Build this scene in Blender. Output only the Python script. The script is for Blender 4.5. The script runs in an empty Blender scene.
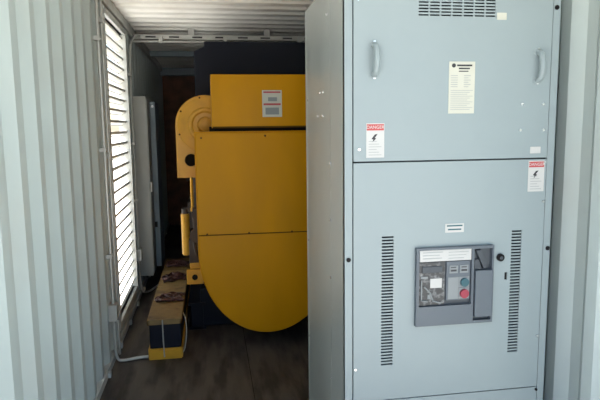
import bpy, bmesh, math, random
from mathutils import Vector, Matrix
random.seed(4)
S = bpy.context.scene
COL = S.collection
PI = math.pi
DOOR_Y, WALL_PHASE = 1.1, 2.275
SKY, SUN, SEL, SDX, SDY, EXPO = .34, 14.0, 50, .9, .36, .36

# ------------------------------------------------------------------ materials
def mat(name, col, rough=.5, metal=0, var=.06, nscale=6, rvar=.1, bump=0, bscale=60, dirt=None, dscale=3, damt=.5, spec=.5, stretch=(1, 1, 1), dlo=.5, dhi=.72):
    m = bpy.data.materials.new(name); m.use_nodes = True
    nt = m.node_tree; N = nt.nodes; L = nt.links
    b = N['Principled BSDF']; b.inputs['Metallic'].default_value = metal
    b.inputs['Specular IOR Level'].default_value = spec
    tc = N.new('ShaderNodeTexCoord'); mp = N.new('ShaderNodeMapping'); mp.inputs['Scale'].default_value = stretch
    L.new(tc.outputs['Object'], mp.inputs['Vector'])
    n = N.new('ShaderNodeTexNoise'); n.inputs['Scale'].default_value = nscale; n.inputs['Detail'].default_value = 5
    L.new(mp.outputs[0], n.inputs['Vector'])
    r = N.new('ShaderNodeValToRGB')
    r.color_ramp.elements[0].position = .3; r.color_ramp.elements[1].position = .7
    r.color_ramp.elements[0].color = [max(0, c*(1-var)) for c in col]+[1]
    r.color_ramp.elements[1].color = [min(1, c*(1+var)) for c in col]+[1]
    L.new(n.outputs[0], r.inputs[0]); out = r.outputs[0]
    if dirt:
        n2 = N.new('ShaderNodeTexNoise'); n2.inputs['Scale'].default_value = dscale; n2.inputs['Detail'].default_value = 7
        L.new(mp.outputs[0], n2.inputs['Vector'])
        r2 = N.new('ShaderNodeValToRGB'); r2.color_ramp.elements[0].position = dlo; r2.color_ramp.elements[1].position = dhi
        r2.color_ramp.elements[1].color = (damt, damt, damt, 1)
        L.new(n2.outputs[0], r2.inputs[0])
        mx = N.new('ShaderNodeMix'); mx.data_type = 'RGBA'
        L.new(r2.outputs[0], mx.inputs[0]); L.new(out, mx.inputs[6]); mx.inputs[7].default_value = list(dirt)+[1]
        out = mx.outputs[2]
    L.new(out, b.inputs['Base Color'])
    mr = N.new('ShaderNodeMapRange'); mr.inputs[3].default_value = max(.02, rough-rvar); mr.inputs[4].default_value = min(1, rough+rvar)
    L.new(n.outputs[0], mr.inputs[0]); L.new(mr.outputs[0], b.inputs['Roughness'])
    if bump:
        n3 = N.new('ShaderNodeTexNoise'); n3.inputs['Scale'].default_value = bscale; n3.inputs['Detail'].default_value = 3
        L.new(mp.outputs[0], n3.inputs['Vector'])
        bp = N.new('ShaderNodeBump'); bp.inputs['Strength'].default_value = bump; bp.inputs['Distance'].default_value = .004
        L.new(n3.outputs[0], bp.inputs['Height']); L.new(bp.outputs[0], b.inputs['Normal'])
    return m

M = dict(
    wall=mat('container_paint', (.52, .595, .585), .42, var=.03, nscale=2.5, dirt=(.5, .49, .44), dscale=2.2, damt=.3, bump=.15, bscale=9),
    ceil=mat('ceiling_paint', (.91, .90, .85), .5, var=.03, nscale=2, dirt=(.5, .46, .38), dscale=3, damt=.3),
    rail=mat('rail_paint', (.50, .52, .50), .45, var=.05, dirt=(.3, .27, .22), dscale=8, damt=.5),
    back=mat('end_wall_primer', (.20, .085, .045), .6, var=.4),
    blue=mat('blue_grey_paint', (.26, .33, .38), .45),
    floor=mat('floor_plywood', (.085, .069, .058), .6, var=.3, nscale=3, stretch=(3, .6, 1), dirt=(.022, .017, .015), dscale=3.5, damt=.9, dlo=.44, dhi=.62, bump=.25, bscale=40),
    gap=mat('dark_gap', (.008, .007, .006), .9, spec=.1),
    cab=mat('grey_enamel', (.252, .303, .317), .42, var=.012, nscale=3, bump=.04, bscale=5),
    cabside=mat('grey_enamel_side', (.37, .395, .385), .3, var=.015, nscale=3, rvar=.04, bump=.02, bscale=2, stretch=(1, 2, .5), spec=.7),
    seam=mat('seam_shadow_gasket', (.06, .072, .078), .7),
    bolt=mat('black_fastener', (.008, .008, .009), .5, spec=.2),
    zinc=mat('bright_screw', (.8, .8, .8), .22, metal=.8, var=.02),
    cavity=mat('vent_cavity', (.022, .028, .032), .8, spec=.2),
    slate=mat('slate_plastic', (.088, .108, .132), .45, var=.04),
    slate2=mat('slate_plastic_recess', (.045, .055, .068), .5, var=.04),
    dark=mat('dark_window', (.02, .024, .03), .35, var=.3, nscale=60, dirt=(.24, .25, .26), dscale=50, damt=.9),
    white=mat('label_white', (.50, .50, .49), .5, var=.02),
    cream=mat('label_cream', (.50, .50, .43), .5, var=.03),
    red=mat('label_red', (.42, .06, .06), .5),
    blackink=mat('print_black', (.03, .03, .035), .6),
    greyink=mat('print_grey', (.30, .32, .32), .6),
    keygrey=mat('key_grey', (.21, .23, .24), .5),
    teal=mat('button_teal', (.008, .075, .10), .4),
    redbtn=mat('button_red', (.26, .015, .04), .4),
    yel=mat('generator_yellow', (.56, .25, .0), .42, var=.07, nscale=2.5, dirt=(.42, .21, .006), dscale=1.8, damt=.5, spec=.12, stretch=(1.5, 1, .5), bump=.1, bscale=3),
    seamy=mat('yellow_seam_shadow', (.10, .05, .008), .8, spec=.05),
    yelb=mat('machinery_yellow', (.62, .33, .03), .38, var=.07, dirt=(.34, .19, .02), dscale=7, damt=.5, spec=.3),
    navy=mat('radiator_black', (.004, .006, .014), .6, var=.1, spec=.2),
    iron=mat('engine_dark', (.045, .03, .022), .5, var=.3, nscale=20),
    lid=mat('worn_tan_lid', (.23, .15, .05), .6, var=.25, nscale=9, dirt=(.09, .055, .03), dscale=9, damt=.9),
    batt=mat('battery_case', (.007, .009, .018), .5, var=.15, spec=.2),
    cable=mat('dark_red_cable', (.055, .018, .016), .5, var=.3),
    galv=mat('galvanised_conduit', (.50, .50, .47), .38, metal=.35, var=.06, nscale=14),
    slat=mat('louver_slat_paint', (.66, .66, .63), .5, var=.03, nscale=4),
    pale=mat('pale_box_paint', (.34, .35, .325), .5, var=.03),
    ground=mat('sunlit_concrete', (.70, .675, .62), .9, var=.06, nscale=1.5),
)

# ------------------------------------------------------------------ mesh helpers
class B:
    def __init__(s): s.bm = bmesh.new()
    def box(s, x0, x1, y0, y1, z0, z1, bev=0, seg=2, mtx=None):
        t = bmesh.new(); bmesh.ops.create_cube(t, size=1)
        for v in t.verts:
            v.co = Vector(((x0+x1)/2+v.co.x*(x1-x0), (y0+y1)/2+v.co.y*(y1-y0), (z0+z1)/2+v.co.z*(z1-z0)))
        if bev: bmesh.ops.bevel(t, geom=list(t.edges), offset=bev, segments=seg, affect='EDGES', profile=.7)
        return s._join(t, mtx)
    def _join(s, t, mtx=None):
        if mtx: bmesh.ops.transform(t, matrix=mtx, verts=t.verts)
        me = bpy.data.meshes.new('tmp'); t.to_mesh(me); t.free(); s.bm.from_mesh(me); bpy.data.meshes.remove(me); return s
    def prism(s, pts, a0, a1, axis='y', bev=0):
        # polygon in the plane across an axis, pushed from a0 to a1 along it
        t = bmesh.new()
        def P(p, a): return {'y': (p[0], a, p[1]), 'x': (a, p[0], p[1]), 'z': (p[0], p[1], a)}[axis]
        lo = [t.verts.new(P(p, a0)) for p in pts]; hi = [t.verts.new(P(p, a1)) for p in pts]
        n = len(pts); f0 = t.faces.new(lo); f1 = t.faces.new(hi[::-1])
        for i in range(n): t.faces.new((lo[i], hi[i], hi[(i+1) % n], lo[(i+1) % n]))
        bmesh.ops.recalc_face_normals(t, faces=t.faces)
        if bev: bmesh.ops.bevel(t, geom=[e for e in t.edges if e in set(f0.edges) | set(f1.edges)], offset=bev, segments=3, affect='EDGES')
        return s._join(t)
    def cyl(s, c, r, d, axis='y', seg=24, r2=None, bev=0):
        t = bmesh.new(); bmesh.ops.create_cone(t, cap_ends=True, segments=seg, radius1=r, radius2=r if r2 is None else r2, depth=d)
        if bev: bmesh.ops.bevel(t, geom=[e for e in t.edges if abs(e.verts[0].co.z-e.verts[1].co.z) < 1e-5], offset=bev, segments=2, affect='EDGES')
        m = {'y': Matrix.Rotation(PI/2, 4, 'X'), 'x': Matrix.Rotation(PI/2, 4, 'Y'), 'z': Matrix()}[axis]
        return s._join(t, Matrix.Translation(c) @ m)
    def tube(s, pts, r, seg=10, smooth=True):
        P = [Vector(p) for p in pts]
        if smooth and len(P) > 2:
            for _ in range(2):
                Q = [P[0]]
                for a, b in zip(P, P[1:]): Q += [a.lerp(b, .25), a.lerp(b, .75)]
                P = Q+[P[-1]]
        t = bmesh.new(); rings = []; up = None
        for i, p in enumerate(P):
            d = (P[min(i+1, len(P)-1)]-P[max(i-1, 0)]).normalized()
            if up is None: up = d.orthogonal().normalized()
            up = (up-d*up.dot(d)).normalized(); w = d.cross(up)
            rings.append([t.verts.new(p+r*(math.cos(2*PI*k/seg)*up+math.sin(2*PI*k/seg)*w)) for k in range(seg)])
        for a, b in zip(rings, rings[1:]):
            for k in range(seg): t.faces.new((a[k], a[(k+1) % seg], b[(k+1) % seg], b[k]))
        t.faces.new(rings[0][::-1]); t.faces.new(rings[-1])
        bmesh.ops.recalc_face_normals(t, faces=t.faces)
        return s._join(t)
    def lathe(s, prof, c, seg=48, axis='y'):
        # prof: (radius, offset along the axis)
        t = bmesh.new(); rings = []
        for r, a in prof:
            rings.append([t.verts.new((c[0]+r*math.cos(2*PI*k/seg), c[1]+a, c[2]+r*math.sin(2*PI*k/seg)) if axis == 'y' else (c[0]+r*math.cos(2*PI*k/seg), c[1]+r*math.sin(2*PI*k/seg), c[2]+a)) for k in range(seg)])
        for a, b in zip(rings, rings[1:]):
            for k in range(seg): t.faces.new((a[k], a[(k+1) % seg], b[(k+1) % seg], b[k]))
        t.faces.new(rings[0]); t.faces.new(rings[-1])
        bmesh.ops.recalc_face_normals(t, faces=t.faces)
        return s._join(t)
    def ob(s, name, m, parent=None, smooth=False):
        me = bpy.data.meshes.new(name); s.bm.to_mesh(me); s.bm.free()
        o = bpy.data.objects.new(name, me); COL.objects.link(o); me.materials.append(M[m])
        if smooth:
            for p in me.polygons: p.use_smooth = True
            try: me.set_sharp_from_angle(angle=math.radians(35))
            except Exception: pass
        if parent:
            o.parent = parent; wl = Vector((0, 0, 0)); q = parent
            while q: wl += q.location; q = q.parent
            o.location = -wl
        return o

def thing(name, label, cat, loc, group=None):
    o = bpy.data.objects.new(name, None); COL.objects.link(o); o.location = loc; o.empty_display_size = .1
    tag(o, label, cat, group); return o
def tag(o, label, cat, group=None, kind=None):
    o['label'] = label; o['category'] = cat
    if group: o['group'] = group
    if kind: o['kind'] = kind
    return o
def struct(name, b, m, label=None, smooth=False):
    o = b.ob(name, m, smooth=smooth); o['kind'] = 'structure'
    if label: o['label'] = label
    return o
def text(name, body, size, loc, m, parent, rot=(PI/2, 0, 0), align='CENTER', bold=0):
    cu = bpy.data.curves.new(name, 'FONT'); cu.body = body; cu.size = size; cu.align_x = align; cu.align_y = 'CENTER'; cu.extrude = .0003; cu.offset = bold
    t = bpy.data.objects.new(name+'_c', cu); COL.objects.link(t); bpy.context.view_layer.update()
    me = bpy.data.meshes.new_from_object(t.evaluated_get(bpy.context.evaluated_depsgraph_get()))
    bpy.data.objects.remove(t)
    me.transform(Matrix.Translation(loc) @ Matrix.Rotation(rot[0], 4, 'X'))
    me.materials.clear(); me.materials.append(M[m])
    o = bpy.data.objects.new(name, me); COL.objects.link(o); o.parent = parent
    wl = Vector((0, 0, 0)); q = parent
    while q: wl += q.location; q = q.parent
    o.location = -wl
    return o
def plate_with_holes(b, x0, x1, z0, z1, y0, y1, holes):
    xs = sorted({x0, x1, *[h[0] for h in holes], *[h[1] for h in holes]}); zs = sorted({z0, z1, *[h[2] for h in holes], *[h[3] for h in holes]})
    t = bmesh.new(); V = {}
    def v(x, y, z):
        k = (round(x, 5), round(y, 5), round(z, 5))
        if k not in V: V[k] = t.verts.new((x, y, z))
        return V[k]
    def solid(i, j):
        if not (0 <= i < len(xs)-1 and 0 <= j < len(zs)-1): return False
        cx, cz = (xs[i]+xs[i+1])/2, (zs[j]+zs[j+1])/2
        return not any(h[0] < cx < h[1] and h[2] < cz < h[3] for h in holes)
    for i in range(len(xs)-1):
        for j in range(len(zs)-1):
            if not solid(i, j): continue
            a, c, d, e = xs[i], xs[i+1], zs[j], zs[j+1]
            t.faces.new((v(a, y0, d), v(c, y0, d), v(c, y0, e), v(a, y0, e)))
            t.faces.new((v(a, y1, e), v(c, y1, e), v(c, y1, d), v(a, y1, d)))
            if not solid(i-1, j): t.faces.new((v(a, y0, d), v(a, y0, e), v(a, y1, e), v(a, y1, d)))
            if not solid(i+1, j): t.faces.new((v(c, y0, e), v(c, y0, d), v(c, y1, d), v(c, y1, e)))
            if not solid(i, j-1): t.faces.new((v(c, y0, d), v(a, y0, d), v(a, y1, d), v(c, y1, d)))
            if not solid(i, j+1): t.faces.new((v(a, y0, e), v(c, y0, e), v(c, y1, e), v(a, y1, e)))
    return b._join(t)

# ------------------------------------------------------------------ container shell
XL, XR, H, Y0, Y1 = -.749, 1.60, 2.67, DOOR_Y, 10.0
def corr(x, sgn, y0, y1, phase, pitch=.265, depth=.036, th=.004):
    # outline of a corrugated sheet seen from above, closed on its far side
    xs = []
    k = math.floor((y0-phase)/pitch)-1
    prof = [(0, 0), (.070, 0), (.133, 1), (.202, 1)]
    while phase+k*pitch < y1+pitch:
        for dy, d in prof: xs.append((phase+k*pitch+dy, d))
        k += 1
    def val(y):
        for (a, da), (b_, db) in zip(xs, xs[1:]):
            if a <= y <= b_: return da+(db-da)*(y-a)/(b_-a)
        return 0
    pts = [(y0, val(y0))]+[p for p in xs if y0 < p[0] < y1]+[(y1, val(y1))]
    # d = 1 : crest standing into the room
    inner = [(x+sgn*(-depth+depth*d), y) for y, d in pts]
    outer = [(px-sgn*th*6, y) for px, y in inner]
    return inner+outer[::-1]
def wall_sheet(b, x, sgn, y0, y1, z0, z1, phase):
    pts = corr(x, sgn, y0, y1, phase); n = len(pts)//2
    t = bmesh.new(); lo = [t.verts.new((p[0], p[1], z0)) for p in pts]; hi = [t.verts.new((p[0], p[1], z1)) for p in pts]
    N = len(pts)
    for i in range(N): t.faces.new((lo[i], lo[(i+1) % N], hi[(i+1) % N], hi[i]))
    for i in range(n-1):
        t.faces.new((lo[i], lo[i+1], lo[N-2-i], lo[N-1-i])); t.faces.new((hi[i], hi[i+1], hi[N-2-i], hi[N-1-i]))
    bmesh.ops.recalc_face_normals(t, faces=t.faces)
    b._join(t)
LY0, LY1, LZ0, LZ1 = 4.45, 5.49, .19, 2.535     # louvre opening
PH = WALL_PHASE
b = B()
wall_sheet(b, XL, 1, Y0, LY0-.05, 0, H, PH)
wall_sheet(b, XL, 1, LY1+.05, Y1, 0, H, PH)
b.box(XL-.03, XL-.004, LY0-.05, LY1+.05, 0, LZ0); b.box(XL-.03, XL-.004, LY0-.05, LY1+.05, LZ1, H)
struct('wall_left', b, 'wall', 'pale corrugated steel side wall on the left')
b = B(); wall_sheet(b, XR, -1, Y0, Y1, 0, H, 2.238)
struct('wall_right', b, 'wall', 'pale corrugated steel side wall at the right edge')
b = B(); b.box(XL-.08, XR+.08, Y1, Y1+.04, 0, H)
struct('wall_back', b, 'back', 'dark brown end wall far behind the generator')
# ceiling: shallow ridges running across
t = bmesh.new(); pts = []; y = Y0
while y < Y1:
    for dy, dz in ((0, 0), (.055, 0), (.08, .018), (.165, .018), (.19, 0)): pts.append((min(y+dy, Y1), H+dz))
    y += .19+.035
pts = [p for i, p in enumerate(pts) if i == 0 or p[0] > pts[i-1][0]+1e-5]
poly = pts+[(p[0], p[1]+.012) for p in pts[::-1]]; N = len(poly); n = N//2
lo = [t.verts.new((XL-.08, *p)) for p in poly]; hi = [t.verts.new((XR+.08, *p)) for p in poly]
for i in range(N): t.faces.new((lo[i], lo[(i+1) % N], hi[(i+1) % N], hi[i]))
for i in range(n-1):
    t.faces.new((lo[i], lo[i+1], lo[N-2-i], lo[N-1-i])); t.faces.new((hi[i], hi[i+1], hi[N-2-i], hi[N-1-i]))
bmesh.ops.recalc_face_normals(t, faces=t.faces)
b = B(); b._join(t); struct('ceiling', b, 'ceil', 'pale ribbed steel roof sheet')
b = B()
b.box(XL-.08, XR+.08, Y0, Y1, -.15, 0)
fl = struct('floor', b, 'floor', 'dark stained plywood container floor')
b = B(); b.box(.227, .230, Y0, Y1, 0, .0015); b.box(-.75, 1.6, 3.2, 3.202, 0, .0012)
o = b.ob('board_joint', 'gap', fl)
b = B(); b.box(XL-.03, XL+.035, Y0, Y1, H-.075, H+.01, .008); struct('trim_1', b, 'rail', 'steel top side rail above the left wall')
b = B(); b.box(XR-.035, XR+.03, Y0, Y1, H-.075, H+.01, .008); struct('trim_2', b, 'rail', 'steel top side rail above the right wall')
b = B(); b.box(XL-.03, XL+.012, Y0, Y1, 0, .05, .004)
for k in range(16): b.box(XL+.005, XL+.03, 1.2+k*.53, 1.24+k*.53, 0, .035+.01*random.random(), .004)
struct('baseboard_left', b, 'rail', 'low steel kick rail along the left wall')
b = B(); b.box(XR-.012, XR+.03, Y0, Y1, 0, .05, .004); struct('baseboard_right', b, 'rail')
b = B(); b.box(XL, XR, 9.55, 9.7, H-.14, H-.02, .01); struct('trim_3', b, 'blue', 'blue grey roof header near the end wall')
b = B(); b.box(XL, XR, 7.6, 7.68, H-.07, H-.005, .006); struct('trim_4', b, 'blue', 'blue grey roof bow above the generator')

b = B()
for x0, x1 in ((XL-.20, XL-.03), (XR+.03, XR+.20)): b.box(x0, x1, Y0-.16, Y0, -.15, H+.12, .01)
b.box(XL-.03, XR+.03, Y0-.16, Y0, H, H+.12, .01); b.box(XL-.03, XR+.03, Y0-.16, Y0, -.15, 0, .01)
struct('trim_5', b, 'rail', 'steel door frame round the open container end')
# ground outside
b = B(); b.box(-300, 300, -300, 300, -.5, -.16); struct('ground', b, 'ground', 'sunlit concrete yard outside the container')

# ------------------------------------------------------------------ louvred vent
lv = thing('louver_vent', 'tall white louvered vent with daylight glaring through its slats in the left wall', 'vent', (XL, (LY0+LY1)/2, LZ0))
b = B()
x0, x1 = XL-.075, XL+.022
b.box(x0, x1, LY0-.055, LY0, LZ0-.05, LZ1+.05, .004); b.box(x0, x1, LY1, LY1+.045, LZ0-.05, LZ1+.05, .004)
b.box(x0, x1, LY0, LY1, LZ0-.05, LZ0, .004); b.box(x0, x1, LY0, LY1, LZ1, LZ1+.05, .004)
b.ob('frame', 'rail', lv)
b = B(); ns = 25; pit = (LZ1-LZ0)/ns
for k in range(ns):
    z = LZ0+(k+.5)*pit
    b.prism([(XL-.010, z+.026), (XL-.007, z+.026), (XL-.007, z+.006), (XL-.010, z+.006), (XL-.010, z+.013), (XL-.050, z-.014), (XL-.050, z-.022), (XL-.053, z-.022), (XL-.053, z-.012), (XL-.010, z+.019)], LY0, LY1)
b.ob('slat_panel', 'slat', lv)

# ------------------------------------------------------------------ conduits and boxes on the left wall
XC = XL+.028
c1 = thing('electrical_conduit', 'steel conduit down the near side of the louvered vent, bending to the battery box', 'conduit', (XC, 4.12, 0))
b = B(); b.tube([(XC, 4.1, 2.58), (XC, 4.1, 1.0), (XC, 4.1, .2), (XC, 4.1, .03), (XC+.05, 4.10, .016), (-.56, 4.145, .016), (-.50, 4.14, .016)], .011); b.ob('pipe', 'galv', c1, True)
b = B(); b.box(XL, XC+.03, 4.05, 4.15, .33, .45, .006); b.ob('junction_box', 'galv', c1)
for z in (2.3, 1.55, .8):
    b = B(); b.box(XL, XC+.016, 4.065, 4.135, z-.014, z+.014, .004); b.cyl((XC+.014, 4.1, z), .008, .012, 'x', 10); b.ob('clamp', 'galv', c1)
c2 = thing('electrical_conduit', 'steel conduit hugging the far side of the louvered vent, arched at the ceiling', 'conduit', (XC, 5.8, 0))
b = B(); b.tube([(XC+.08, 5.88, 2.585), (XC+.05, 5.86, 2.585), (XC, 5.82, 2.53), (XC, 5.66, 2.35), (XC, 5.64, 1.2), (XC, 5.63, .5)], .011)
b.tube([(XC, 5.63, .42), (XC, 5.65, .08), (XC+.05, 5.85, .016), (-.60, 6.1, .016), (-.56, 6.14, .016)], .010); b.ob('pipe', 'galv', c2, True)
for z in (2.2, 1.55, 1.0):
    b = B(); b.box(XL+.002, XC+.016, 5.595, 5.665, z-.014, z+.014, .004); b.ob('clamp', 'galv', c2)
b = B(); b.box(XL+.002, XC+.03, 5.585, 5.68, .41, .52, .006); b.ob('junction_box', 'rail', c2)
c3 = thing('electrical_conduit', 'thin straight steel conduit between the boxed conduit and near vent frame, reaching the floor', 'conduit', (XC, 4.26, 1.4))
b = B(); b.tube([(XC, 4.26, 2.59), (XC, 4.26, 1.56), (XC, 4.26, .004)], .009); b.ob('pipe', 'galv', c3, True)
for z in (2.45, 1.50):
    b = B(); b.box(XL, XC+.014, 4.23, 4.29, z-.02, z+.02, .004); b.ob('clamp', 'galv', c3)

st = thing('strut_channel', 'slotted steel strut channel spanning the ceiling above the generator', 'channel', (0, 6.0, 2.6))
b = B(); hs = []; x = -.60
while x < 1.5: hs.append((x, x+.10, 2.590, 2.606)); x += .23
plate_with_holes(b, XL+.035, XR-.035, 2.572, 2.625, 5.985, 5.989, hs)
b.box(XL+.035, XR-.035, 5.985, 6.04, 2.621, 2.625); b.box(XL+.035, XR-.035, 5.985, 6.04, 2.572, 2.576); b.ob('channel', 'galv', st)
b = B(); b.box(XL+.035, XR-.035, 6.0, 6.03, 2.58, 2.618); b.ob('slot_shade', 'bolt', st)  # black filler inside the channel, painted as the shade seen through the slots
for x in (-.15, .62):
    b = B(); b.box(x-.03, x+.03, 5.99, 6.03, 2.624, 2.69, .004); b.ob('hanger', 'galv', st)
cc = thing('electrical_conduit', 'steel conduit crossing the container just under the slotted strut channel', 'conduit', (0, 5.96, 2.55))
b = B(); b.tube([(XL+.04, 5.965, 2.55), (1.56, 5.965, 2.55)], .012, smooth=False); b.ob('pipe', 'galv', cc, True)
for x in (-.45, .19, .95):
    b = B(); b.box(x-.02, x+.02, 5.945, 5.986, 2.53, 2.60, .004); b.cyl((x, 5.94, 2.55), .02, .03, 'y', 14); b.ob('clamp', 'galv', cc)

# wall enclosures past the vent
pb = thing('wall_enclosure', 'tall pale metal enclosure on left wall just past the louvered vent', 'electrical box', (XL, 5.9, .19))
b = B(); b.box(XL, -.612, 5.84, 6.14, .19, 2.005, .006); b.ob('body', 'pale', pb)
b = B(); b.box(-.612, -.604, 5.855, 6.125, .21, 1.98, .003); b.ob('door', 'pale', pb)
b = B(); b.box(-.604, -.59, 5.87, 5.89, 1.05, 1.15, .003); b.ob('latch', 'galv', pb)
pb = thing('wall_enclosure', 'narrow blue grey metal enclosure on left wall behind the pale one', 'electrical box', (XL, 6.3, .19))
b = B(); b.box(XL, -.565, 6.28, 6.75, .18, 1.97, .006); b.ob('body', 'blue', pb)
b = B(); b.box(-.62, -.59, 6.266, 6.28, .62, .68, .003); b.ob('latch', 'bolt', pb)
b = B(); b.cyl((-.59, 6.275, 1.92), .012, .02, 'y', 12); b.ob('bolt', 'zinc', pb)

# ------------------------------------------------------------------ battery box
bt = thing('battery_box', 'long low battery box with worn tan lids and a yellow base beside the generator', 'battery box', (-.37, 5.1, 0))
b = B(); b.box(-.497, -.248, 4.125, 6.1, .0, .075, .006); b.prism([(-.49, 0), (-.255, 0), (-.255, .085), (-.33, .068), (-.41, .068), (-.49, .085)], 4.11, 4.126); b.ob('base_rail', 'yelb', bt)
b = B(); b.box(-.485, -.258, 4.14, 6.09, .07, .285, .008); b.ob('case', 'batt', bt)
for k, (a, c) in enumerate(((4.12, 5.02), (5.03, 5.56), (5.57, 6.11))):
    b = B(); b.box(-.497, -.248, a, c, .283, .300, .004); b.box(-.497, -.485, a, c, .262, .285); b.box(-.26, -.248, a, c, .262, .285)
    if k == 0: b.box(-.497, -.248, a, a+.008, .262, .285)
    b.ob('lid', 'lid', bt)
b = B(); b.tube([(-.385, 4.112, .30), (-.385, 4.108, .2), (-.38, 4.104, .02)], .005, 6); b.ob('strap', 'galv', bt)
b = B(); b.tube([(-.25, 4.35, .27), (-.222, 4.22, .27), (-.215, 4.17, .16), (-.235, 4.15, .04), (-.26, 4.14, .03)], .005, 6); b.ob('loop', 'galv', bt)
for (y, n, lab) in ((4.62, 6, 'coiled dark red battery cables on nearest lid of the battery box'), (5.25, 5, 'dark red cable bundle across the middle lid of battery box'), (5.78, 7, 'dark red cable tangle on the farthest lid of the battery box')):
    b = B()
    for k in range(n):
        pts = []; x0 = -.47+.04*random.random(); yy = y+(random.random()-.5)*.22
        for j in range(6):
            pts.append((x0+j*.038, yy+(random.random()-.5)*.13, .312+.02*random.random()*(0 < j < 5)))
        b.tube(pts, .0105, 7)
    for k in range(3):
        cx = -.45+k*.075; cy = y+(random.random()-.5)*.1
        b.tube([(cx+.03*math.cos(a), cy+.055*math.sin(a), .315) for a in [i*PI/4 for i in range(8)]], .009, 6)
    o = b.ob('battery_cable', 'cable', None, True); tag(o, lab, 'cable', None)

# ------------------------------------------------------------------ generator
g = thing('diesel_generator', 'large yellow diesel generator with rounded end cover filling the back of container', 'generator', (.40, 6.0, 0))
CX, A_, B_, CZ = .41, .52, .65, .785
TOP = 1.665
def dome(a, bb, top, n=40):
    return [(CX-a, top), *[(CX-a*math.cos(PI*k/n), CZ-bb*math.sin(PI*k/n)) for k in range(n+1)], (CX+a, top)]
b = B(); b.prism(dome(A_, B_, TOP), 4.15, 4.75, bev=.012); ec = b.ob('end_cover', 'yel', g, True)
b = B(); b.box(CX-A_+.01, CX+A_-.01, 4.146, 4.151, .905, .912); b.ob('panel_seam', 'seamy', ec)
for x, z in ((-.04, .915), (.267, .914), (.589, .912), (.80, .91), (-.06, 1.62), (.40, 1.63), (.72, 1.63)):
    b = B(); b.cyl((x, 4.145, z), .008, .012, 'y', 8); b.ob('bolt', 'seamy', ec)
b = B(); b.box(-.0, .80, 4.19, 4.7, TOP-.01, 1.70); b.ob('shadow_gap', 'gap', g)  # near-black filler, painted as the shadow gap between box and cover
b = B(); b.box(.018, .84, 4.13, 4.72, 1.688, 2.068, .010); cb = b.ob('control_box', 'yel', g, True)
b = B(); b.box(.025, .833, 4.124, 4.131, 1.688, 1.700, .002); b.ob('shade_lip', 'seamy', cb)  # dark strip, shade of the gap put into its colour
b = B(); b.box(.383, .525, 4.125, 4.129, 1.765, 1.955); lb = b.ob('warning_label', 'cream', cb); lb['label'] = 'white and red warning label'
b = B(); b.box(.392, .516, 4.1238, 4.125, 1.935, 1.947); b.ob('red_band', 'red', lb)
b = B(); b.box(.392, .516, 4.1238, 4.125, 1.848, 1.862); b.ob('red_band', 'red', lb)
b = B(); b.box(.405, .503, 4.1238, 4.125, 1.782, 1.832); b.box(.425, .49, 4.1238, 4.125, 1.877, 1.905); b.ob('printed_block', 'keygrey', lb)
# black radiator housing behind
b = B(); b.prism([(-.105, .35), (.9, .35), (.9, 2.39), (-.02, 2.39), (-.02, 2.35), (-.105, 2.31)], 4.80, 6.0, bev=.006); b.ob('radiator_housing', 'navy', g)
b = B(); b.box(.02, .85, 4.785, 4.82, .3, 2.05); b.ob('core_frame', 'navy', g)
b = B(); b.prism(dome(.50, .69, 1.6), 4.5, 4.78); b.ob('shadow_rim', 'navy', g, True)  # black rim added behind the cover for the shadow band below it
# round belt guard
c = (-.03, 4.5, 1.715)
b = B(); r = .228; n = 36
pts = [(c[0]+r*math.cos(a), c[2]+r*math.sin(a)) for a in [PI*k/n for k in range(n+1)]]
pts += [(c[0]-r, 1.305), (c[0]-r+.20, 1.305), (c[0]+.0, 1.36), (c[0]+r, 1.40)]
# hole at the guard's foot: flat dark disc, its inner shade painted on
b.prism(pts, 4.5, 4.62, bev=.008)
b.lathe([(.215, 0), (.213, -.010), (.205, -.012), (.16, -.014), (.135, -.018), (.122, -.034), (.105, -.036), (.092, -.022), (.062, -.020), (.052, -.040), (.02, -.045)], c)
bg = b.ob('belt_guard', 'yelb', g, True)
b = B(); b.cyl((-.148, 4.494, 1.444), .048, .02, 'y', 28); b.ob('guard_hole_shade', 'gap', bg)
for a in (150, 200, 100): 
    b = B(); b.cyl((c[0]+.21*math.cos(math.radians(a)), 4.494, c[2]+.21*math.sin(math.radians(a))), .008, .014, 'y', 8); b.ob('bolt', 'seamy', bg)
# engine behind
b = B()
b.box(-.20, .95, 6.0, 8.6, .45, 1.55, .03); b.box(-.10, .85, 6.1, 8.5, 1.5, 1.9, .04)
for k in range(6): b.cyl((-.2, 6.3+k*.38, 1.2), .09, .14, 'x', 18, bev=.01)
for k in range(6): b.box(-.26, -.15, 6.2+k*.38, 6.42+k*.38, .6, .9, .02)
b.ob('engine_block', 'iron', g)
b = B(); b.box(-.16, -.06, 4.72, 4.84, .80, 1.03, .015); b.cyl((-.115, 4.72, .98), .05, .05, 'y', 18, bev=.006); b.cyl((-.13, 4.74, .80), .06, .05, 'y', 18); b.box(-.20, -.1, 4.76, 4.9, .56, .76, .01); b.tube([(-.17, 4.9, 1.0), (-.14, 4.8, .9), (-.16, 4.75, .72), (-.12, 4.78, .58)], .015); b.ob('pump', 'iron', g, True)
b = B(); b.cyl((-.228, 4.9, .787), .036, .365, 'z', 24, bev=.008); b.cyl((-.228, 4.9, .94), .0375, .02, 'z', 24); b.ob('oil_filter', 'yelb', g, True)
b = B(); b.cyl((-.228, 4.9, .985), .03, .04, 'z', 16); b.box(-.25, -.1, 4.88, 4.95, .98, 1.01); b.ob('filter_head', 'iron', g)
b = B(); b.cyl((-.163, 4.88, 1.15), .013, .36, 'z', 12); b.cyl((-.163, 4.88, 1.0), .018, .03, 'z', 12); b.ob('dipstick_tube', 'yelb', g)
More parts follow.
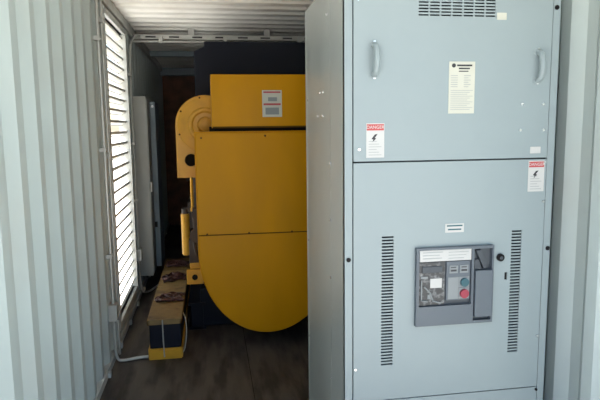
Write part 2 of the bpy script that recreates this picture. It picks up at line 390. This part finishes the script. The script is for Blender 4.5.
b = B(); b.box(-.20, -.09, 4.80, 4.86, .50, .60, .008); b.ob('bracket', 'yelb', g)
b = B(); b.box(-.228, -.09, 4.76, 4.80, .375, .50, .006); lf = b.ob('lifting_eye', 'yelb', g)
b = B(); b.cyl((-.16, 4.757, .437), .024, .01, 'y', 20); b.ob('eye_hole_shade', 'gap', lf)  # flat dark disc, painted as the shade inside the eye
for x0 in (-.2, .85):
    b = B(); b.box(x0, x0+.1, 4.7, 9.0, 0, .22, .006); b.box(x0-.02, x0+.12, 4.7, 9.0, 0, .02); b.box(x0-.02, x0+.12, 4.7, 9.0, .21, .23); b.ob('skid_rail', 'navy', g)
b = B(); b.box(-.12, .87, 4.72, 4.84, .02, .34, .01); b.ob('cross_member', 'navy', g)

# ------------------------------------------------------------------ switchgear cabinet
YC, XA, XB, CT = 2.252, .540, 1.470, 2.32
cab = thing('switchgear_cabinet', 'tall grey steel switchgear cabinet with breaker panel at the right', 'electrical cabinet', (1.0, 2.7, 0))
# carcass: side sheets, top, back, base
b = B()
b.box(XB-.004, XB, YC+.004, 3.17, 0, CT); b.box(XA+.004, XB-.004, YC+.03, 3.17, CT-.004, CT); b.box(XA+.004, XB-.004, 3.166, 3.17, 0, CT-.004)
b.box(XA+.004, XB-.004, YC+.03, 3.16, .0, .06); b.ob('carcass', 'cab', cab)
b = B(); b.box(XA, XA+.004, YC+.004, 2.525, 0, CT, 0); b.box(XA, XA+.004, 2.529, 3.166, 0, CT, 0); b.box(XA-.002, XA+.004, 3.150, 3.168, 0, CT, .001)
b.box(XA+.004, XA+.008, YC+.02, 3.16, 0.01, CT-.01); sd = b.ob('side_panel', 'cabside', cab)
for (y, z) in ((2.762, 1.857), (2.688, 1.857), (2.819, 1.747), (2.692, 1.744), (2.521, 1.267), (2.521, .996), (2.521, .504), (2.521, 1.53), (3.125, .486), (3.1, 1.836), (2.584, 2.196), (3.125, 1.054)):
    b = B(); b.cyl((XA-.002, y, z), .0065, .006, 'x', 12); b.ob('screw', 'zinc', sd)
b = B(); b.box(XA, .573, YC, YC+.03, 0, CT, .003); b.box(1.437, XB, YC, YC+.03, 0, CT, .003)
b.box(.573, 1.437, YC+.001, YC+.03, CT-.05, CT, .002); b.box(.573, 1.437, YC+.001, YC+.03, 0, .08, .002)
b.ob('front_frame', 'cab', cab)
b = B(); b.box(.573, 1.437, YC+.016, YC+.02, .08, .52); b.box(.573, 1.437, YC+.016, YC+.02, .49, .53); b.box(.573, .60, YC+.016, YC+.02, .5, CT-.04); b.box(1.41, 1.437, YC+.016, YC+.02, .5, CT-.04)
b.box(.573, 1.437, YC+.016, YC+.02, 1.53, 1.57); b.ob('gasket', 'seam', cab)

def vent_slots(x0, x1, z0, z1, n, duty=.5):
    p = (z1-z0)/n
    return [(x0, x1, z0+k*p, z0+k*p+p*duty) for k in range(n)]
# upper door
UZ0, UZ1 = 1.551, CT-.052
upv = []
nc, nr = 7, 10
for i in range(nc):
    for k in range(nr): upv.append((.846+i*.0335*1.435, .846+i*.0335*1.435+.042, 2.133+k*.0125, 2.133+k*.0125+.0062))
b = B(); plate_with_holes(b, .577, 1.433, UZ0, UZ1, YC-.002, YC+.004, upv); ud = b.ob('upper_door', 'cab', cab)
b = B(); b.box(.83, 1.20, YC+.012, YC+.016, 2.12, 2.262); b.ob('vent_shade', 'cavity', ud)  # dark sheet behind the slots, cabinet's inner shade put into its colour
b = B(); b.box(1.183, 1.225, YC-.0035, YC-.002, 2.122, 2.150); b.ob('small_tag', 'cream', ud)
for hx, z0, z1 in ((.662, 1.887, 2.028), (1.373, 1.865, 2.005)):
    b = B(); zc = (z0+z1)/2; hh = (z1-z0)/2
    b.tube([(hx, YC-.002, zc+hh*.86), (hx, YC-.028, zc+hh*.74), (hx, YC-.04, zc+hh*.35), (hx, YC-.042, zc), (hx, YC-.04, zc-hh*.35), (hx, YC-.028, zc-hh*.74), (hx, YC-.002, zc-hh*.86)], .0125, 12)
    b.prism([(hx+.019*math.cos(a), zc+hh*.86+.016*math.sin(a)) for a in [i*PI/8 for i in range(16)]], YC-.006, YC-.002)
    b.prism([(hx+.019*math.cos(a), zc-hh*.86+.016*math.sin(a)) for a in [i*PI/8 for i in range(16)]], YC-.006, YC-.002)
    ho = b.ob('handle', 'cab', ud, True)
    for z in (zc+hh*1.0, zc-hh*1.0):
        b = B(); b.cyl((hx, YC-.006, z), .006, .007, 'y', 12); b.ob('screw', 'zinc', ho)
# rating label
b = B(); b.box(.980, 1.093, YC-.0035, YC-.002, 1.742, 1.953); rl = b.ob('rating_label', 'cream', ud); rl['label'] = 'cream printed rating label'
b = B(); b.cyl((1.000, YC-.004, 1.937), .0085, .001, 'y', 20); b.ob('round_logo', 'blackink', rl)
b = B(); b.box(1.014, 1.08, YC-.0042, YC-.0035, 1.934, 1.941); b.box(1.022, 1.07, YC-.0042, YC-.0035, 1.922, 1.928); b.box(1.022, 1.064, YC-.0042, YC-.0035, 1.912, 1.916); b.ob('heading', 'blackink', rl)
b = B()
for k in range(6): b.box(.988, 1.018, YC-.0042, YC-.0035, 1.895-k*.009, 1.8975-k*.009); b.box(1.045, 1.075-.01*(k % 2), YC-.0042, YC-.0035, 1.895-k*.009, 1.8975-k*.009)
for k in range(11): b.box(.988, 1.085-.012*(k % 3), YC-.0042, YC-.0035, 1.835-k*.0078, 1.8372-k*.0078)
b.ob('small_print', 'greyink', rl)
def danger(x0, x1, z0, z1, par):
    b = B(); b.box(x0, x1, YC-.0035, YC-.002, z0, z1); d = b.ob('danger_label', 'white', par); d['label'] = 'white danger label with red header'
    w = x1-x0; h = z1-z0; hz = z1-.21*h
    b = B(); b.box(x0+.002, x1-.002, YC-.0042, YC-.0035, hz, z1-.004); b.ob('red_header', 'red', d)
    text('heading', 'DANGER', .0185, ((x0+x1)/2, YC-.0045, (hz+z1-.004)/2), 'white', d)
    cx, cz = (x0+x1)/2-.004, hz-.036
    b = B(); b.prism([(cx+.014, cz+.022), (cx+.002, cz+.006), (cx+.008, cz+.004), (cx-.008, cz-.012), (cx-.004, cz-.001), (cx-.012, cz+.002), (cx+.002, cz+.020)], YC-.0042, YC-.0035); b.ob('symbol', 'blackink', d)
    b = B()
    for k in range(6): b.box(x0+.01, x1-.012-.01*(k % 3), YC-.0042, YC-.0035, z0+.010+k*.011, z0+.0125+k*.011)
    b.ob('small_print', 'greyink', d)
danger(.630, .706, 1.566, 1.706, ud)
for x, z in ((1.309, 1.779), (1.405, 1.779), (1.304, 1.67), (1.411, 1.669), (.595, 2.19), (.60, 1.60)):
    b = B(); b.cyl((x, YC-.004, z), .0058, .006, 'y', 12); b.ob('screw', 'zinc', ud)
# lower door
LZa, LZb = .512, 1.544
svl = vent_slots(.699, .751, .669, 1.241, 42, .55)
svr = vent_slots(1.284, 1.332, .684, 1.243, 41, .55)
brk = [(.86, 1.18, .86, 1.165)]
b = B(); plate_with_holes(b, .577, 1.433, LZa, LZb, YC-.002, YC+.004, svl+svr+brk+[(1.257, 1.270, 1.018, 1.052)]); ld = b.ob('lower_door', 'cab', cab)
b = B(); b.box(.69, .76, YC+.012, YC+.016, .65, 1.26); b.ob('vent_shade', 'cavity', ld)  # dark sheet painted as the shaded interior behind the left slots
b = B(); b.box(1.275, 1.34, YC+.012, YC+.016, .66, 1.26); b.ob('vent_shade', 'cavity', ld)  # same painted interior shade behind the right slots
b = B(); b.box(1.25, 1.275, YC+.0045, YC+.008, 1.01, 1.06); b.ob('slot_shade', 'bolt', ld)  # black sheet painted as shade inside the slot
danger(1.350, 1.424, 1.405, 1.538, ld)
b = B(); b.box(1.355, 1.402, YC-.0035, YC-.002, 1.570, 1.598); b.ob('small_tag', 'white', ud)
b = B(); b.box(.978, 1.062, YC-.0035, YC-.002, 1.240, 1.278); tg = b.ob('name_tag', 'white', ld)
b = B(); b.box(.985, 1.055, YC-.0042, YC-.0035, 1.266, 1.272); b.box(.99, 1.05, YC-.0042, YC-.0035, 1.25, 1.256); b.ob('print', 'teal', tg)
b = B(); b.cyl((1.232, YC-.009, 1.121), .0165, .016, 'y', 24, bev=.003); lk = b.ob('lock', 'bolt', ld, True)
b = B(); b.cyl((1.232, YC-.018, 1.121), .007, .003, 'y', 16); b.ob('keyway', 'slate2', lk)
for x, z in ((1.425, 1.36), (1.423, .753), (1.425, 1.53), (.585, .66)):
    b = B(); b.cyl((x, YC-.004, z), .0055, .006, 'y', 12); b.ob('screw', 'zinc', ld)
# bottom panel
b = B(); b.box(.577, 1.433, YC-.002, YC+.004, .084, .5075); bp = b.ob('bottom_panel', 'cab', cab)
b = B(); b.cyl((1.43, YC-.004, .497), .006, .008, 'y', 12); b.ob('screw', 'bolt', bp)
for x, z in ((.556, 1.142), (.556, 2.2), (1.450, 2.176), (1.457, 1.151), (.556, .3), (1.455, .3)):
    b = B(); b.cyl((x, YC-.003, z), .0095 if z < 2.19 else .006, .008, 'y', 20, bev=.002); b.ob('frame_bolt', 'bolt', cab)

# breaker face set in the lower door
YB = YC-.022
b = B(); plate_with_holes(b, .846, 1.195, .838, 1.180, YB, YC+.002, [(.858, 1.094, .924, 1.170), (1.105, 1.187, .838+.012, 1.168)]); bz = b.ob('breaker_face', 'slate', ld); bz['label'] = 'dark slate plastic breaker face'
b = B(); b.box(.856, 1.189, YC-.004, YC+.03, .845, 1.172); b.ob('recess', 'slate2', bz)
YR = YC-.004
b = B(); b.box(.862, 1.094, YR-.012, YR, 1.120, 1.170, .001); ls = b.ob('label_strip', 'white', bz)
b = B(); 
for k, w in enumerate((.09, .075, .085)): b.box(.875, .875+w, YR-.0128, YR-.012, 1.158-k*.013, 1.1615-k*.013)
for k in range(3): b.box(.99, 1.08-.01*k, YR-.0128, YR-.012, 1.156-k*.013, 1.1585-k*.013)
b.ob('print', 'greyink', ls)
b = B(); b.box(.860, .978, YR-.006, YR, .926, 1.116, .001); w = b.ob('indicator_window', 'dark', bz)
b = B(); b.box(.912, .964, YR-.008, YR-.006, 1.003, 1.044); b.ob('sticker', 'white', w)
b = B(); b.tube([(.872, YR-.009, 1.04), (.872, YR-.009, .95), (.90, YR-.009, .945)], .004, 6, False); b.tube([(.885, YR-.009, 1.01), (.912, YR-.009, .98), (.925, YR-.009, .945), (.96, YR-.009, .935)], .004, 6, False); b.box(.870, .900, YR-.009, YR-.006, 1.045, 1.055); b.box(.90, .92, YR-.009, YR-.006, .955, .975); b.ob('linkage', 'keygrey', w)
b = B(); b.box(.875, .965, YR-.010, YR-.006, 1.07, 1.098, .003); b.ob('nameplate', 'slate2', w)
b = B(); b.box(.984, 1.092, YR-.008, YR, .945, 1.116, .001); cp = b.ob('control_plate', 'slate', bz)
for x in (.996, 1.044):
    b = B(); b.box(x, x+.038, YR-.011, YR-.008, 1.064, 1.098); q = b.ob('display', 'keygrey', cp)
    b = B(); b.box(x+.006, x+.032, YR-.012, YR-.011, 1.072, 1.080); b.box(x+.006, x+.030, YR-.012, YR-.011, 1.088, 1.092); b.ob('print', 'blackink', q)
b = B(); b.box(.992, 1.040, YR-.010, YR-.008, .950, 1.046); b.ob('key_plate', 'keygrey', cp)
b = B(); b.box(1.042, 1.088, YR-.010, YR-.008, .950, .998); b.box(1.042, 1.088, YR-.0095, YR-.008, 1.0, 1.046); b.ob('button_plate', 'keygrey', cp)
b = B(); b.cyl((1.065, YR-.014, 1.022), .019, .012, 'y', 24, bev=.002); b.ob('close_button', 'teal', cp, True)
b = B(); b.cyl((1.065, YR-.014, .972), .020, .012, 'y', 24, bev=.002); b.ob('open_button', 'redbtn', cp, True)
b = B(); b.box(1.108, 1.186, YB-.012, YC, .868, 1.075, .004); b.ob('charging_cover', 'slate', bz)
b = B(); b.prism([(1.112, 1.16), (1.135, 1.165), (1.165, 1.085), (1.150, 1.078)], YR-.02, YR, bev=.002); b.prism([(1.11, 1.12), (1.128, 1.12), (1.14, 1.078), (1.11, 1.078)], YR-.014, YR); b.ob('charging_handle', 'slate2', bz)

# ------------------------------------------------------------------ daylight
w = bpy.data.worlds.new('sky'); S.world = w; w.use_nodes = True; nt = w.node_tree
bg = nt.nodes['Background']; sk = nt.nodes.new('ShaderNodeTexSky'); sk.sky_type = 'NISHITA'; sk.sun_disc = False
sk.sun_elevation = math.radians(48); sk.sun_rotation = math.radians(-75); sk.air_density = 1.0; sk.dust_density = 1.5
nt.links.new(sk.outputs[0], bg.inputs[0]); bg.inputs[1].default_value = SKY
sl = bpy.data.lights.new('sun', 'SUN'); sl.energy = SUN; sl.angle = math.radians(.6); sl.color = (1, .95, .86)
so = bpy.data.objects.new('sun', sl); COL.objects.link(so)
d = Vector((math.cos(math.radians(SEL))*SDX, math.cos(math.radians(SEL))*SDY, -math.sin(math.radians(SEL))))
so.rotation_euler = d.to_track_quat('-Z', 'Y').to_euler(); so.location = (-5, -2, 8)

# ------------------------------------------------------------------ camera
def cam():
    y, p, r = (math.radians(a) for a in (8.942, -7.48, -.70))
    f = Vector((math.sin(y)*math.cos(p), math.cos(y)*math.cos(p), math.sin(p)))
    rt = Vector((math.cos(y), -math.sin(y), 0)); up = rt.cross(f)
    r2 = rt*math.cos(r)+up*math.sin(r); u2 = -rt*math.sin(r)+up*math.cos(r)
    c = bpy.data.cameras.new('camera'); c.lens = 566.583*36/600; c.sensor_width = 36; c.clip_start = .05
    o = bpy.data.objects.new('camera', c); COL.objects.link(o)
    m = Matrix((r2, u2, -f)).transposed().to_4x4(); m.translation = Vector((0, 0, 1.70)); o.matrix_world = m
    S.camera = o
cam()
S.view_settings.view_transform = 'Standard'; S.view_settings.look = 'None'; S.view_settings.gamma = 1
S.view_settings.use_curve_mapping = False; S.view_settings.exposure = EXPO
S.cycles.max_bounces = 16; S.cycles.diffuse_bounces = 10
